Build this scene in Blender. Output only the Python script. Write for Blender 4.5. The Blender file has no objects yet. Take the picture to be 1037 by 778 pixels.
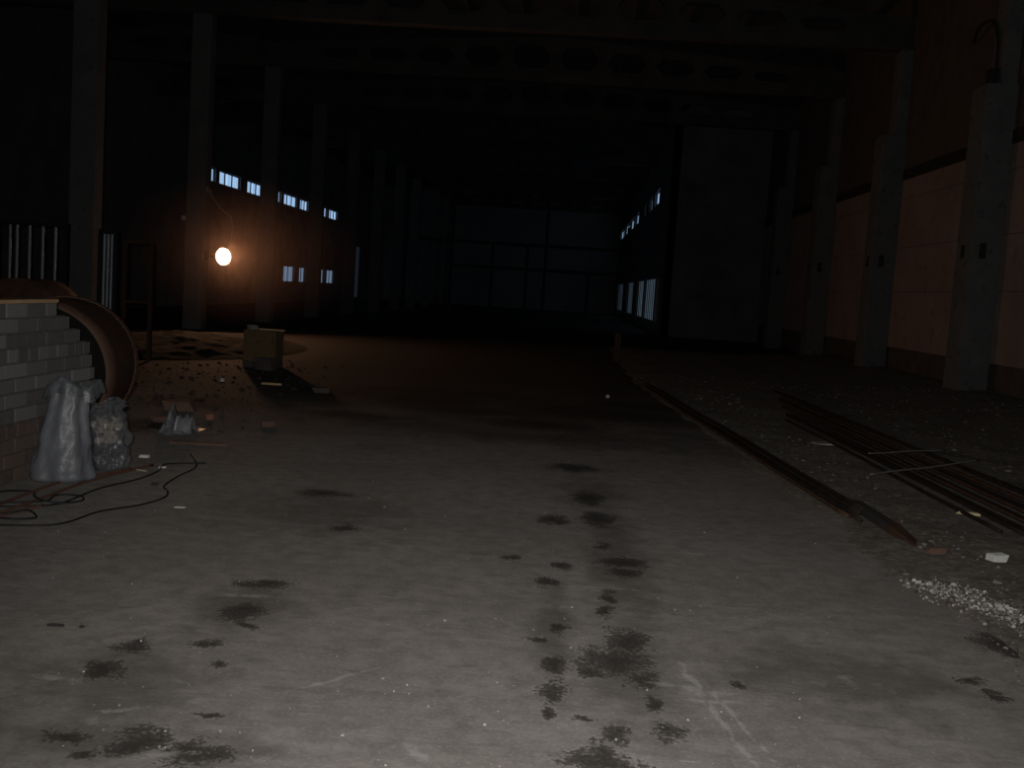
import bpy, bmesh, math, random
from math import sin, cos, pi, radians
from mathutils import Vector, Matrix, Euler, noise
random.seed(7)
SC = bpy.context.scene
COL = SC.collection

# ------------------------------------------------------------------ camera
F_PX, W_PX = 1040.0, 1037.0
cam_d = bpy.data.cameras.new('camera')
cam_d.sensor_fit = 'HORIZONTAL'; cam_d.sensor_width = 36.0
cam_d.lens = 36.0 * F_PX / W_PX
cam_d.clip_start = 0.05; cam_d.clip_end = 300
cam = bpy.data.objects.new('camera', cam_d); COL.objects.link(cam)
CAM_H = 1.5
Rm = (Matrix.Rotation(math.atan(49 / F_PX), 4, 'Z')
      @ Matrix.Rotation(pi / 2 - math.atan(95.6 / F_PX), 4, 'X')
      @ Matrix.Rotation(0.065, 4, 'Z'))
cam.matrix_world = Matrix.Translation((0, 0, CAM_H)) @ Rm
SC.camera = cam

# ------------------------------------------------------------------ view, world
SC.view_settings.view_transform = 'Standard'
SC.view_settings.look = 'None'
SC.view_settings.gamma = 1
SC.view_settings.exposure = 0.0
SC.view_settings.use_curve_mapping = False
world = bpy.data.worlds.new('world'); SC.world = world; world.use_nodes = True
wb = world.node_tree.nodes['Background']
wb.inputs[0].default_value = (0.35, 0.5, 0.75, 1); wb.inputs[1].default_value = 0.002

# ------------------------------------------------------------------ lights
# the flash of the camera that took the picture, just left of and above the lens
FLASH_W = 740
fl = bpy.data.lights.new('camera_flash', 'SPOT'); fl.energy = FLASH_W; fl.color = (1, .97, .93)
fl.spot_size = radians(98); fl.spot_blend = 1.0; fl.shadow_soft_size = .02
flo = bpy.data.objects.new('camera_flash', fl); COL.objects.link(flo)
flo.matrix_world = Matrix.Translation((0, 0, CAM_H)) @ Rm @ Matrix.Translation((-.07, .05, .03)) @ Matrix.Rotation(radians(-5), 4, 'Y') @ Matrix.Rotation(radians(3), 4, 'X')
LAMP_L = 210.0        # radiance of the floodlight's glass
HAZE = .026         # peak density of the halo dust added round the floodlight, per metre
DAY = 1.0             # daylight behind the window panes

# ------------------------------------------------------------------ helpers
def tag(o, label=None, cat=None, group=None, kind=None):
    if label: o['label'] = label
    if cat: o['category'] = cat
    if group: o['group'] = group
    if kind: o['kind'] = kind
    return o

def empty(name, loc, rz=0.0):
    o = bpy.data.objects.new(name, None); COL.objects.link(o)
    o.location = loc; o.rotation_euler = (0, 0, rz); o.empty_display_size = .1
    return o

class MB:
    def __init__(s): s.v = []; s.f = []; s.m = []
    def add(s, vs, fs, mi=0):
        n = len(s.v); s.v += [tuple(p) for p in vs]
        for f in fs: s.f.append([i + n for i in f]); s.m.append(mi)
        return s
    def box(s, x0, x1, y0, y1, z0, z1, mi=0, mat=None):
        vs = [Vector((x, y, z)) for z in (z0, z1) for (x, y) in ((x0, y0), (x1, y0), (x1, y1), (x0, y1))]
        if mat is not None: vs = [mat @ p for p in vs]
        return s.add(vs, [(3, 2, 1, 0), (4, 5, 6, 7), (0, 1, 5, 4), (1, 2, 6, 5), (2, 3, 7, 6), (3, 0, 4, 7)], mi)
    def tube(s, pts, r, n=8, mi=0, cap=True):
        pts = [Vector(p) for p in pts]; N = len(pts); vs = []; fs = []
        rs = r if isinstance(r, (list, tuple)) else [r] * N
        up = None
        for i, p in enumerate(pts):
            t = (pts[min(i + 1, N - 1)] - pts[max(i - 1, 0)])
            if t.length < 1e-9: t = Vector((0, 0, 1))
            t.normalize()
            if up is None: up = Vector((0, 0, 1)) if abs(t.z) < .9 else Vector((1, 0, 0))
            a = t.cross(up)
            if a.length < 1e-4: a = t.cross(Vector((0, 1, 0.1)))
            a.normalize(); b = a.cross(t); b.normalize(); up = b
            for k in range(n):
                q = 2 * pi * k / n
                vs.append(p + (a * cos(q) + b * sin(q)) * rs[i])
        for i in range(N - 1):
            for k in range(n):
                fs.append((i * n + k, i * n + (k + 1) % n, (i + 1) * n + (k + 1) % n, (i + 1) * n + k))
        if cap:
            fs.append(tuple(range(n))); fs.append(tuple(reversed(range((N - 1) * n, N * n))))
        return s.add(vs, fs, mi)
    def lathe(s, prof, n=40, mat=None, mi=0):
        vs = []; fs = []; P = len(prof)
        for (r, z) in prof:
            for k in range(n):
                q = 2 * pi * k / n; vs.append(Vector((r * cos(q), r * sin(q), z)))
        for i in range(P - 1):
            for k in range(n):
                fs.append((i * n + k, i * n + (k + 1) % n, (i + 1) * n + (k + 1) % n, (i + 1) * n + k))
        if prof[0][0] > 1e-6: fs.append(tuple(reversed(range(n))))
        if prof[-1][0] > 1e-6: fs.append(tuple(range((P - 1) * n, P * n)))
        if mat is not None: vs = [mat @ p for p in vs]
        return s.add(vs, fs, mi)
    def chunk(s, c, sx, sy, sz, seed=0, mi=0, rz=None, jag=.35):
        rnd = random.Random(seed)
        base = [(-1, -1, -1), (1, -1, -1), (1, 1, -1), (-1, 1, -1), (-1, -1, 1), (1, -1, 1), (1, 1, 1), (-1, 1, 1)]
        a = rnd.uniform(0, 6.28) if rz is None else rz
        vs = []
        for (x, y, z) in base:
            x *= 1 - rnd.uniform(0, jag) * (1.4 if z > 0 else 1); y *= 1 - rnd.uniform(0, jag) * (1.4 if z > 0 else 1)
            if z > 0: z *= 1 - rnd.uniform(0, jag)
            X = x * sx * cos(a) - y * sy * sin(a); Y = x * sx * sin(a) + y * sy * cos(a)
            vs.append((c[0] + X, c[1] + Y, c[2] + (z + 1) * sz))
        return s.add(vs, [(3, 2, 1, 0), (4, 5, 6, 7), (0, 1, 5, 4), (1, 2, 6, 5), (2, 3, 7, 6), (3, 0, 4, 7)], mi)
    def build(s, name, mats, parent=None, smooth=False, bevel=0, loc=None):
        me = bpy.data.meshes.new(name)
        vs = s.v
        if loc is not None: vs = [(p[0] - loc[0], p[1] - loc[1], p[2] - loc[2]) for p in vs]
        me.from_pydata(vs, [], s.f); me.update()
        if not isinstance(mats, (list, tuple)): mats = [mats]
        for m in mats: me.materials.append(m)
        for p, i in zip(me.polygons, s.m): p.material_index = i; p.use_smooth = smooth
        bm = bmesh.new(); bm.from_mesh(me); bmesh.ops.recalc_face_normals(bm, faces=bm.faces); bm.to_mesh(me); bm.free()
        o = bpy.data.objects.new(name, me); COL.objects.link(o)
        if loc is not None: o.location = loc
        if parent is not None: o.parent = parent
        if bevel:
            b = o.modifiers.new('bevel', 'BEVEL'); b.width = bevel; b.segments = 2; b.limit_method = 'ANGLE'
        return o

def copy_tree(o, parent=None):
    c = o.copy(); COL.objects.link(c)
    if parent is not None: c.parent = parent
    for ch in list(o.children): copy_tree(ch, c)
    return c

# ------------------------------------------------------------------ materials
class NT:
    def __init__(s, name):
        s.mat = bpy.data.materials.new(name); s.mat.use_nodes = True
        s.t = s.mat.node_tree; s.N = s.t.nodes; s.L = s.t.links
        s.b = s.N['Principled BSDF']; s.out = s.N['Material Output']
    def n(s, typ, **kw):
        x = s.N.new(typ)
        for k, v in kw.items(): setattr(x, k, v)
        return x
    def link(s, a, b): s.L.new(a, b)
    def coord(s, scale=(1, 1, 1), kind='Object'):
        tc = s.n('ShaderNodeTexCoord'); mp = s.n('ShaderNodeMapping'); mp.inputs['Scale'].default_value = scale
        s.link(tc.outputs[kind], mp.inputs['Vector']); return mp.outputs['Vector']
    def noise(s, vec, scale, detail=4, rough=.55, dist=0):
        x = s.n('ShaderNodeTexNoise'); x.inputs['Scale'].default_value = scale; x.inputs['Detail'].default_value = detail
        x.inputs['Roughness'].default_value = rough; x.inputs['Distortion'].default_value = dist
        s.link(vec, x.inputs['Vector']); return x.outputs['Fac']
    def ramp(s, fac, stops, interp='LINEAR'):
        x = s.n('ShaderNodeValToRGB'); cr = x.color_ramp; cr.interpolation = interp
        while len(cr.elements) < len(stops): cr.elements.new(.5)
        for e, (p, c) in zip(cr.elements, stops):
            e.position = p; e.color = (c if isinstance(c, (list, tuple)) else (c, c, c)) if (isinstance(c, (list, tuple)) and len(c) == 4) else ((*c, 1) if isinstance(c, (list, tuple)) else (c, c, c, 1))
        s.link(fac, x.inputs['Fac']); return x.outputs['Color']
    def mix(s, fac, a, b, mode='MIX'):
        x = s.n('ShaderNodeMix', data_type='RGBA', blend_type=mode)
        for sock, v in ((x.inputs['Factor'], fac), (x.inputs['A'], a), (x.inputs['B'], b)):
            if isinstance(v, (int, float)): sock.default_value = v
            elif isinstance(v, tuple): sock.default_value = (*v, 1) if len(v) == 3 else v
            else: s.link(v, sock)
        # RGBA sockets
        return x.outputs['Result']
    def math(s, op, a, b=None, c=None):
        x = s.n('ShaderNodeMath', operation=op)
        for i, v in enumerate((a, b, c)):
            if v is None: continue
            if isinstance(v, (int, float)): x.inputs[i].default_value = v
            else: s.link(v, x.inputs[i])
        return x.outputs[0]
    def bump(s, h, strength=.4, dist=.01):
        x = s.n('ShaderNodeBump'); x.inputs['Strength'].default_value = strength; x.inputs['Distance'].default_value = dist
        s.link(h, x.inputs['Height']); s.link(x.outputs['Normal'], s.b.inputs['Normal'])
    def base(s, c):
        pass
        if isinstance(c, tuple): s.b.inputs['Base Color'].default_value = (*c, 1)
        else: s.link(c, s.b.inputs['Base Color'])
    def set(s, rough=.8, metal=0, spec=.3, dr=None):
        s.b.inputs['Diffuse Roughness'].default_value = (.25 if dr is None else dr) if rough >= .84 else 0.0
        s.b.inputs['Roughness'].default_value = rough; s.b.inputs['Metallic'].default_value = metal
        s.b.inputs['Specular IOR Level'].default_value = spec; return s.mat
# Mix node sockets for RGBA have the same names several times: pick the colour ones
def _mix(s, fac, a, b, mode='MIX'):
    x = s.n('ShaderNodeMix', data_type='RGBA', blend_type=mode)
    socks = (x.inputs[0], x.inputs[6], x.inputs[7])
    for sock, v in zip(socks, (fac, a, b)):
        if isinstance(v, (int, float)): sock.default_value = v
        elif isinstance(v, tuple): sock.default_value = (*v, 1) if len(v) == 3 else v
        else: s.link(v, sock)
    return x.outputs[2]
NT.mix = _mix

def mottled(name, c1, c2, scale=6, rough=.85, metal=0, spec=.25, bump=.3, bdist=.006, c3=None, s3=30):
    m = NT(name); v = m.coord()
    f = m.noise(v, scale, 5, .6)
    col = m.ramp(f, [(.3, c1), (.7, c2)])
    if c3:
        g = m.noise(v, s3, 3, .6); col = m.mix(m.ramp(g, [(.58, 0.0), (.68, 1.0)]), col, c3)
    m.base(col)
    if bump: m.bump(m.noise(v, scale * 6, 4, .7), bump, bdist)
    return m.set(rough, metal, spec)

M = {}
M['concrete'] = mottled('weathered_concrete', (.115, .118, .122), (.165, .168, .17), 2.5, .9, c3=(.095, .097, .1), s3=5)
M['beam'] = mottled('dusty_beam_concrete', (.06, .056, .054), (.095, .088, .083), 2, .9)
M['panel'] = mottled('pinkish_wall_panel', (.25, .19, .165), (.34, .265, .235), .8, .9, c3=(.23, .175, .152), s3=3)
M['upper'] = mottled('dark_upper_brickwork', (.09, .07, .063), (.135, .107, .093), 2.5, .9)
M['plinth'] = mottled('dark_plinth', (.07, .06, .055), (.12, .10, .09), 3, .95)
M['seam'] = mottled('dark_band', (.03, .028, .026), (.045, .04, .038), 5, .9)
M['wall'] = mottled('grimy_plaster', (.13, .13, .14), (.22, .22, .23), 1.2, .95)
M['far_wall'] = mottled('brightened_far_plaster', (.22, .23, .24), (.32, .33, .34), .5, .95)  # paler than the other walls, standing in for stronger daylight there
M['roof'] = mottled('sooty_ceiling', (.08, .08, .08), (.12, .12, .12), 1.5, .95)
M['steel'] = mottled('galvanised_bar', (.28, .35, .4), (.4, .48, .55), 9, .5, 0, .5, 0)
M['dark_steel'] = mottled('dark_painted_steel', (.018, .019, .02), (.03, .03, .032), 7, .6, .3, .4, .1)
M['brown_steel'] = mottled('brown_rusty_frame', (.05, .03, .022), (.075, .045, .032), 8, .8, .2)
M['rust'] = mottled('rust_brown_plate', (.10, .058, .041), (.155, .088, .06), 3.5, .75, .1, .3, .35, .004, c3=(.13, .075, .05), s3=9)
M['pipe_dark'] = mottled('near_black_inside', (.006, .006, .006), (.014, .012, .011), 4, .95)  # near-black lining of the pipe sections
M['rust_rim'] = mottled('rusty_rim', (.085, .05, .036), (.15, .085, .058), 9, .8, .1)
M['rebar'] = mottled('rusty_bar', (.02, .017, .015), (.045, .034, .028), 11, .8, 0, .15, .3)
M['rebar_brown'] = mottled('brown_rusty_bar', (.06, .036, .026), (.12, .07, .048), 11, .8, 0, .15, .3)
M['grey_bar'] = mottled('grey_thin_bar', (.2, .19, .18), (.3, .28, .26), 11, .7, .3)
M['board'] = mottled('pale_wooden_board', (.5, .33, .18), (.65, .45, .27), 8, .7)
M['plank'] = mottled('dirty_reddish_plank', (.12, .075, .055), (.2, .12, .09), 8, .85)
M['cable'] = mottled('black_rubber_cable', (.012, .012, .013), (.02, .02, .022), 20, .6, 0, .4, 0)
M['cord'] = mottled('grey_lamp_cord', (.3, .22, .17), (.4, .3, .22), 20, .6, 0, .4, 0)
M['hose'] = mottled('reddish_rod', (.12, .06, .042), (.17, .085, .058), 14, .7, 0, .4, .1)
M['crate'] = mottled('yellow_ochre_block', (.13, .09, .042), (.18, .125, .06), 5, .85, c3=(.09, .065, .035), s3=10)
M['paper'] = mottled('pale_paper', (.5, .47, .42), (.66, .62, .56), 8, .8)
M['beige'] = mottled('beige_crumpled_paper', (.38, .33, .27), (.55, .49, .41), 10, .8)
M['darkstuff'] = mottled('dark_rubbish', (.05, .045, .055), (.12, .1, .11), 10, .5, 0, .5)
M['white_chip'] = mottled('white_plaster_chip', (.55, .55, .53), (.75, .75, .72), 12, .9, bump=0)
M['red_brick_bit'] = mottled('red_brick_fragment', (.26, .11, .07), (.36, .17, .11), 10, .9)
M['yellow_bit'] = mottled('yellowish_scrap', (.6, .5, .28), (.7, .6, .36), 10, .8)
M['grey_bit'] = mottled('grey_concrete_fragment', (.22, .21, .2), (.33, .32, .3), 10, .9)
M['housing'] = mottled('lamp_housing_paint', (.12, .11, .1), (.18, .17, .16), 10, .5, .5, .4, 0)
M['gate_dark'] = M['dark_steel']

# lamp glass, window panes: they give off light
def emitter(name, col, strength):
    m = NT(name); m.N.remove(m.b); e = m.n('ShaderNodeEmission')
    e.inputs[0].default_value = (*col, 1); e.inputs[1].default_value = strength
    m.link(e.outputs[0], m.out.inputs[0]); return m.mat
M['lamp_glass'] = emitter('lit_lamp_glass', (1, .5, .25), LAMP_L)
def pane(name, col, strength, lo=.35, freq=3.0):
    m = NT(name); m.N.remove(m.b); e = m.n('ShaderNodeEmission')
    v = m.coord((0, freq, .0)); f = m.noise(v, 1, 3, .7)
    k = m.ramp(f, [(.35, lo), (.6, 1.0)])
    c = m.mix(1.0, (*col,), k, 'MULTIPLY')
    m.link(c, e.inputs[0]); e.inputs[1].default_value = strength * DAY
    m.link(e.outputs[0], m.out.inputs[0]); return m.mat
M['pane'] = pane('bright_evening_pane', (.42, .66, 1.0), .95, .55, 2.2)
M['pane_dim'] = pane('dusty_low_pane', (.42, .6, .9), .34, .25, 3.0)
M['strip_glow'] = pane('added_strip_glow', (.42, .6, .85), .022, .35, 2.0)  # faint added glow in place of daylight on the far columns
M['pane_gate'] = pane('curtained_pane', (.42, .6, .78), .17, .3, 2.6)
M['pane_right'] = pane('dusty_high_pane', (.42, .66, .95), .42, .4, .9)

# bricks: one shade per brick
def brick_mat(name, a, b, c):
    m = NT(name); g = m.n('ShaderNodeNewGeometry'); v = m.coord()
    col = m.ramp(g.outputs['Random Per Island'], [(0, a), (.55, b), (1, c)])
    f = m.noise(v, 14, 4, .6)
    col = m.mix(m.ramp(f, [(.35, .0), (.75, .45)]), col, (.16, .155, .15))
    m.base(col); m.bump(m.noise(v, 60, 3, .7), .4, .004); return m.set(.92)
M['brick'] = brick_mat('grey_silicate_brick', (.1, .098, .094), (.125, .122, .117), (.215, .215, .21))
M['red_brick'] = brick_mat('reddish_brick', (.095, .07, .058), (.12, .082, .066), (.155, .115, .096))
M['mortar'] = mottled('grey_mortar', (.095, .093, .09), (.135, .132, .128), 12, .95)

# translucent plastic of the bags
def plastic(name, col, alpha, rough=.3):
    m = NT(name); v = m.coord(); f = m.noise(v, 7, 4, .6)
    m.base(m.ramp(f, [(.3, tuple(c * .8 for c in col)), (.7, col)])); m.b.inputs['Alpha'].default_value = alpha
    m.bump(m.noise(v, 9, 3, .6, 2.0), .3, .015)
    return m.set(rough, 0, .5)
M['sack'] = plastic('grey_white_plastic_sack', (.175, .185, .205), 1.0, .42)
M['sack_inner'] = mottled('sack_rubbish', (.05, .055, .05), (.12, .12, .11), 14, .8)
M['clear'] = plastic('clear_plastic_film', (.2, .215, .235), .4, .3)
M['sheet'] = plastic('crumpled_film', (.25, .26, .285), .85, .35)

# ---- floor: concrete with oil stains, each where it lies
STAINS = []   # cx, cy, rx, ry
def px_floor(x, y):
    d = Rm.to_3x3() @ Vector(((x - 518.5) / F_PX, -(y - 389) / F_PX, -1)); t = -CAM_H / d.z
    return Vector((d.x * t, d.y * t))
for (x, y, rx, ry) in [(580,474,24,4),(595,505,15,7),(606,526,18,8),(560,526,17,5),(610,553,8,3),(518,564,12,3),(570,573,11,4),
    (630,570,26,5),(632,580,16,4),(555,590,15,5),(617,606,9,7),(612,619,8,7),(567,638,9,5),(547,648,12,3),(635,650,22,13),
    (622,670,36,14),(652,688,18,9),(597,679,14,6),(563,672,13,8),(560,699,13,12),(556,722,7,8),(677,739,17,8),(664,712,10,7),
    (622,740,14,12),(610,765,10,16),(615,774,46,10),(590,729,11,3),(745,692,9,4),
    (245,619,22,9),(250,633,15,4),(214,651,15,6),(222,671,13,4),(135,656,18,6),(108,677,22,8),(265,592,28,5),
    (140,750,34,13),(66,745,25,8),(92,762,14,7),(200,760,36,13),(81,636,7,2),(212,722,20,4),(330,500,32,4),(350,535,16,4),
    (430,405,64,6),(480,416,75,5),(600,419,75,8),(540,430,64,5),(650,412,46,4),(340,396,52,5),(350,420,44,4),(450,398,90,4),
    (980,690,16,4),(1012,706,13,5),(1018,655,26,14),(150,430,40,9),(205,408,60,8)]:
    c = px_floor(x, y); a = px_floor(x + rx, y); top = px_floor(x, y - ry); bo = px_floor(x, y + ry)
    STAINS.append((c.x, (top.y + bo.y) / 2, (a - c).length, (top.y - bo.y) / 2))
FAINT = []
for (x, y, rx, ry) in [(562, 640, 30, 60), (625, 560, 40, 60), (640, 690, 60, 60), (600, 500, 40, 20), (120, 690, 120, 60), (250, 615, 70, 30), (330, 520, 120, 25), (80, 745, 120, 30), (230, 760, 80, 20), (860, 690, 150, 40), (520, 440, 250, 12)]:
    c = px_floor(x, y); FAINT.append((c, (px_floor(x + rx, y) - c).length, (px_floor(x, y - ry).y - px_floor(x, y + ry).y) / 2))
SMEARS = []
for (x0, y0, x1, y1, w) in [(690,672,722,718,4),(700,690,768,778,4),(712,690,790,778,3),(655,690,745,704,4),(685,708,760,712,3),
    (205,602,275,604,4),(30,684,78,688,5),(95,720,150,716,4),(570,594,652,598,1.5),(290,700,390,676,2.5),(120,768,200,762,4),(410,757,440,775,5),(700,560,720,562,2)]:
    a, b = px_floor(x0, y0), px_floor(x1, y1); d = b - a
    wv = (px_floor((x0+x1)/2 + w, (y0+y1)/2) - px_floor((x0+x1)/2, (y0+y1)/2)).length
    SMEARS.append(((a.x+b.x)/2, (a.y+b.y)/2, d.length/2, wv * (1.6 if abs(d.x) > abs(d.y) else 1.0), math.atan2(d.y, d.x)))

def floor_material():
    m = NT('stained_concrete_floor')
    tc = m.n('ShaderNodeTexCoord'); P = tc.outputs['Object']
    # wobble the lookup so that the stains have ragged outlines
    nz = m.n('ShaderNodeTexNoise'); nz.inputs['Scale'].default_value = 5; nz.inputs['Detail'].default_value = 5; nz.inputs['Roughness'].default_value = .65
    m.link(P, nz.inputs['Vector'])
    sub = m.n('ShaderNodeVectorMath', operation='SUBTRACT'); m.link(nz.outputs['Color'], sub.inputs[0]); sub.inputs[1].default_value = (.5, .5, .5)
    scl = m.n('ShaderNodeVectorMath', operation='MULTIPLY'); m.link(sub.outputs[0], scl.inputs[0]); scl.inputs[1].default_value = (.16, .3, 0)
    add = m.n('ShaderNodeVectorMath', operation='ADD'); m.link(P, add.inputs[0]); m.link(scl.outputs[0], add.inputs[1])
    def ellipses(lst, vec):
        acc = None
        for e in lst:
            v = vec
            if acc is not None:      # keeps the node chain strictly sequential
                ma = m.n('ShaderNodeVectorMath', operation='MULTIPLY_ADD'); m.link(acc, ma.inputs[0]); ma.inputs[1].default_value = (1e-7,) * 3
                m.link(vec, ma.inputs[2]); v = ma.outputs[0]
            mp = m.n('ShaderNodeMapping', vector_type='TEXTURE')
            mp.inputs['Location'].default_value = (e[0], e[1], 0); mp.inputs['Scale'].default_value = (e[2], e[3], 1)
            if len(e) > 4: mp.inputs['Rotation'].default_value = (0, 0, e[4])
            m.link(v, mp.inputs['Vector'])
            ln = m.n('ShaderNodeVectorMath', operation='LENGTH'); m.link(mp.outputs[0], ln.inputs[0])
            acc = ln.outputs['Value'] if acc is None else m.math('SMOOTH_MIN', acc, ln.outputs['Value'], .25)
        return acc
    st = ellipses(STAINS, add.outputs[0])
    scl2 = m.n('ShaderNodeVectorMath', operation='MULTIPLY'); m.link(sub.outputs[0], scl2.inputs[0]); scl2.inputs[1].default_value = (.08, .1, 0)
    add2 = m.n('ShaderNodeVectorMath', operation='ADD'); m.link(P, add2.inputs[0]); m.link(scl2.outputs[0], add2.inputs[1])
    sm = ellipses(SMEARS, add2.outputs[0])
    big = m.noise(P, .9, 5, .6); fine = m.noise(P, 9, 5, .65); grit = m.noise(P, 60, 3, .6)
    col = m.ramp(big, [(.3, (.205, .187, .172)), (.7, (.285, .264, .247))])
    col = m.mix(m.ramp(fine, [(.4, 0.0), (.75, .8)]), col, (.12, .11, .10))
    col = m.mix(m.ramp(grit, [(.5, 0.0), (.75, .5)]), col, (.36, .345, .325))
    # scattered pale specks of plaster
    mp = m.n('ShaderNodeMapping'); mp.inputs['Scale'].default_value = (1, .8, 1); m.link(P, mp.inputs['Vector'])
    vo = m.n('ShaderNodeTexVoronoi'); vo.inputs['Scale'].default_value = 26; vo.inputs['Randomness'].default_value = 1; m.link(mp.outputs[0], vo.inputs['Vector'])
    spk = m.math('LESS_THAN', vo.outputs['Distance'], .10)
    sel = m.n('ShaderNodeSeparateColor'); m.link(vo.outputs['Color'], sel.inputs[0])
    spk = m.math('MULTIPLY', spk, m.math('GREATER_THAN', sel.outputs[0], .8))
    spk = m.math('MULTIPLY', spk, m.ramp(big, [(.42, 0.0), (.6, 1.0)]))
    col = m.mix(m.math('MULTIPLY', spk, .4), col, (.55, .54, .51))
    # short pale drag marks across the slab
    md = m.n('ShaderNodeMapping'); md.inputs['Scale'].default_value = (4.5, 24, 1); m.link(P, md.inputs['Vector'])
    dash = m.noise(md.outputs[0], 1.0, 5, .7)
    col = m.mix(m.math('MULTIPLY', m.ramp(dash, [(.6, 0.0), (.74, .75)]), m.ramp(m.noise(P, 1.7, 3, .6), [(.42, .1), (.62, 1.0)])), col, (.47, .455, .43))
    md2 = m.n('ShaderNodeMapping'); md2.inputs['Scale'].default_value = (3, 11, 1); m.link(P, md2.inputs['Vector'])
    col = m.mix(m.ramp(m.noise(md2.outputs[0], 1.3, 6, .7), [(.52, 0.0), (.7, .45)]), col, (.1, .092, .083))
    # stains
    stn = m.math('ADD', st, m.math('ADD', m.math('MULTIPLY', m.math('SUBTRACT', fine, .5), 2.4), m.math('MULTIPLY', m.math('SUBTRACT', grit, .5), 2.2)))
    faint = ellipses([(p.x, p.y, a, b) for (p, a, b) in FAINT], add.outputs[0])
    fn = m.math('ADD', faint, m.math('MULTIPLY', m.math('SUBTRACT', m.noise(P, 3.2, 6, .7), .5), 2.6))
    col = m.mix(m.ramp(fn, [(.3, .55), (1.15, 0.0)]), col, (.075, .068, .06))
    pal = m.noise(P, 4.5, 6, .72)
    col = m.mix(m.ramp(pal, [(.58, 0.0), (.72, .5)]), col, (.42, .405, .38))
    sfac = m.ramp(stn, [(.2, .93), (.85, .66), (1.25, .3), (2.1, 0.0)])
    col = m.mix(sfac, col, (.036, .033, .029))
    smn = m.math('ADD', sm, m.math('ADD', m.math('MULTIPLY', m.math('SUBTRACT', fine, .5), 3.5), m.math('MULTIPLY', m.math('SUBTRACT', grit, .5), 3.0)))
    col = m.mix(m.ramp(smn, [(.3, .34), (1.0, 0.0)]), col, (.5, .49, .47))
    # earth on the far floor, darkened further with depth to mute the lamp light
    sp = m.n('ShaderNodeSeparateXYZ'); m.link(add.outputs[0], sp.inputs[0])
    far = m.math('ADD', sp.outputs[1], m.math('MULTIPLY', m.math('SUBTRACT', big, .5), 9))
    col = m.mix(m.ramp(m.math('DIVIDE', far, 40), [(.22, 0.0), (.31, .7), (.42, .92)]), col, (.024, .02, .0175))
    m.base(col)
    hb = m.math('ADD', m.math('MULTIPLY', grit, .4), fine)
    m.bump(hb, .35, .006)
    return m.set(.85, 0, .25, .18)
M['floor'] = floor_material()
def dirt_material():
    m = NT('rubble_strewn_earth'); v = m.coord()
    a = m.noise(v, 1.2, 6, .65); b = m.noise(v, 16, 5, .7)
    col = m.ramp(a, [(.3, (.062, .053, .044)), (.7, (.105, .091, .077))])
    col = m.mix(m.ramp(b, [(.45, 0.0), (.75, .7)]), col, (.22, .205, .19))
    col = m.mix(m.ramp(m.noise(v, 5, 3, .6), [(.56, 0.0), (.7, .5)]), col, (.07, .062, .056))
    m.base(col); m.bump(b, .8, .03); return m.set(.95, 0, .15, 1.0)
M['dirt'] = dirt_material()
M['heap'] = mottled('dark_added_heap', (.018, .015, .012), (.034, .028, .023), 3, .95, bump=.6, bdist=.02)  # very dark, so the added heap swallows the lamp light
def chips_material(name, a, b, c):
    m = NT(name); g = m.n('ShaderNodeNewGeometry')
    m.base(m.ramp(g.outputs['Random Per Island'], [(0, a), (.6, b), (1, c)])); return m.set(.95, 0, .2, 1.0)
M['rubble'] = chips_material('mixed_rubble', (.06, .052, .044), (.11, .098, .087), (.24, .22, .2))
M['debris'] = chips_material('dark_debris', (.035, .028, .023), (.055, .045, .038), (.085, .072, .06))
M['grit'] = chips_material('fine_grit', (.1, .1, .09), (.25, .24, .22), (.42, .4, .38))
M['chips'] = chips_material('white_rubble', (.11, .1, .09), (.26, .25, .235), (.55, .54, .52))

# ================================================================== setting
XL, XR, XI, XC = -15.3, 7.75, 3.9, -9.28      # aisle wall, right wall, inner right wall, left column row
Y0, Y1, YI = -2.0, 84.0, 42.0
ROOF = 9.3
def structure(o, label, cat): return tag(o, label, cat, kind='structure')

mb = MB(); mb.add([(XL-.3, Y0, 0), (XR+.3, Y0, 0), (XR+.3, Y1+.3, 0), (XL-.3, Y1+.3, 0), (XL-.3, Y0, -.3), (XR+.3, Y0, -.3), (XR+.3, Y1+.3, -.3), (XL-.3, Y1+.3, -.3)],
    [(0,1,2,3), (7,6,5,4), (0,4,5,1), (1,5,6,2), (2,6,7,3), (3,7,4,0)])
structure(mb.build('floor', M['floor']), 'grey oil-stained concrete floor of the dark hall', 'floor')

# right-hand strip of earth: wavy edge against the concrete, rising towards the wall
EDGE = [(1.3, 30), (1.33, 17.7), (1.62, 13.5), (1.72, 11.7), (1.85, 9.2), (2.02, 7.6), (2.0, 6.6), (1.98, 5.9), (2.1, 5.35), (2.17, 4.8), (2.05, 4.3), (2.0, 3.0), (2.1, Y0)]
EDGE.sort(key=lambda p: p[1])
def edge_x(y):
    for (a, b) in zip(EDGE, EDGE[1:]):
        if a[1] <= y <= b[1]: t = (y - a[1]) / (b[1] - a[1]); return a[0] + t * (b[0] - a[0])
    return EDGE[-1][0]
def dirt_z(x, y):
    e = edge_x(y) + .12 * noise.noise(Vector((1.7, y * 1.9, 0))) + .05 * noise.noise(Vector((3.7, y * 7, 0)))
    d = x - e
    if d <= 0: return 0.0
    h = .012 + .016 * min(1, d / .4) + .2 * max(0, min(1, (x - 4.6) / 3.0)) ** 1.4
    h += .018 * min(1, d / .3) * (noise.noise(Vector((x * 2.2, y * 2.2, 0))) + .6 * noise.noise(Vector((x * 6, y * 6, 5))))
    return max(.004, h)
mb = MB(); ny, nx = 230, 60; vs = []; fs = []
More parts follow.
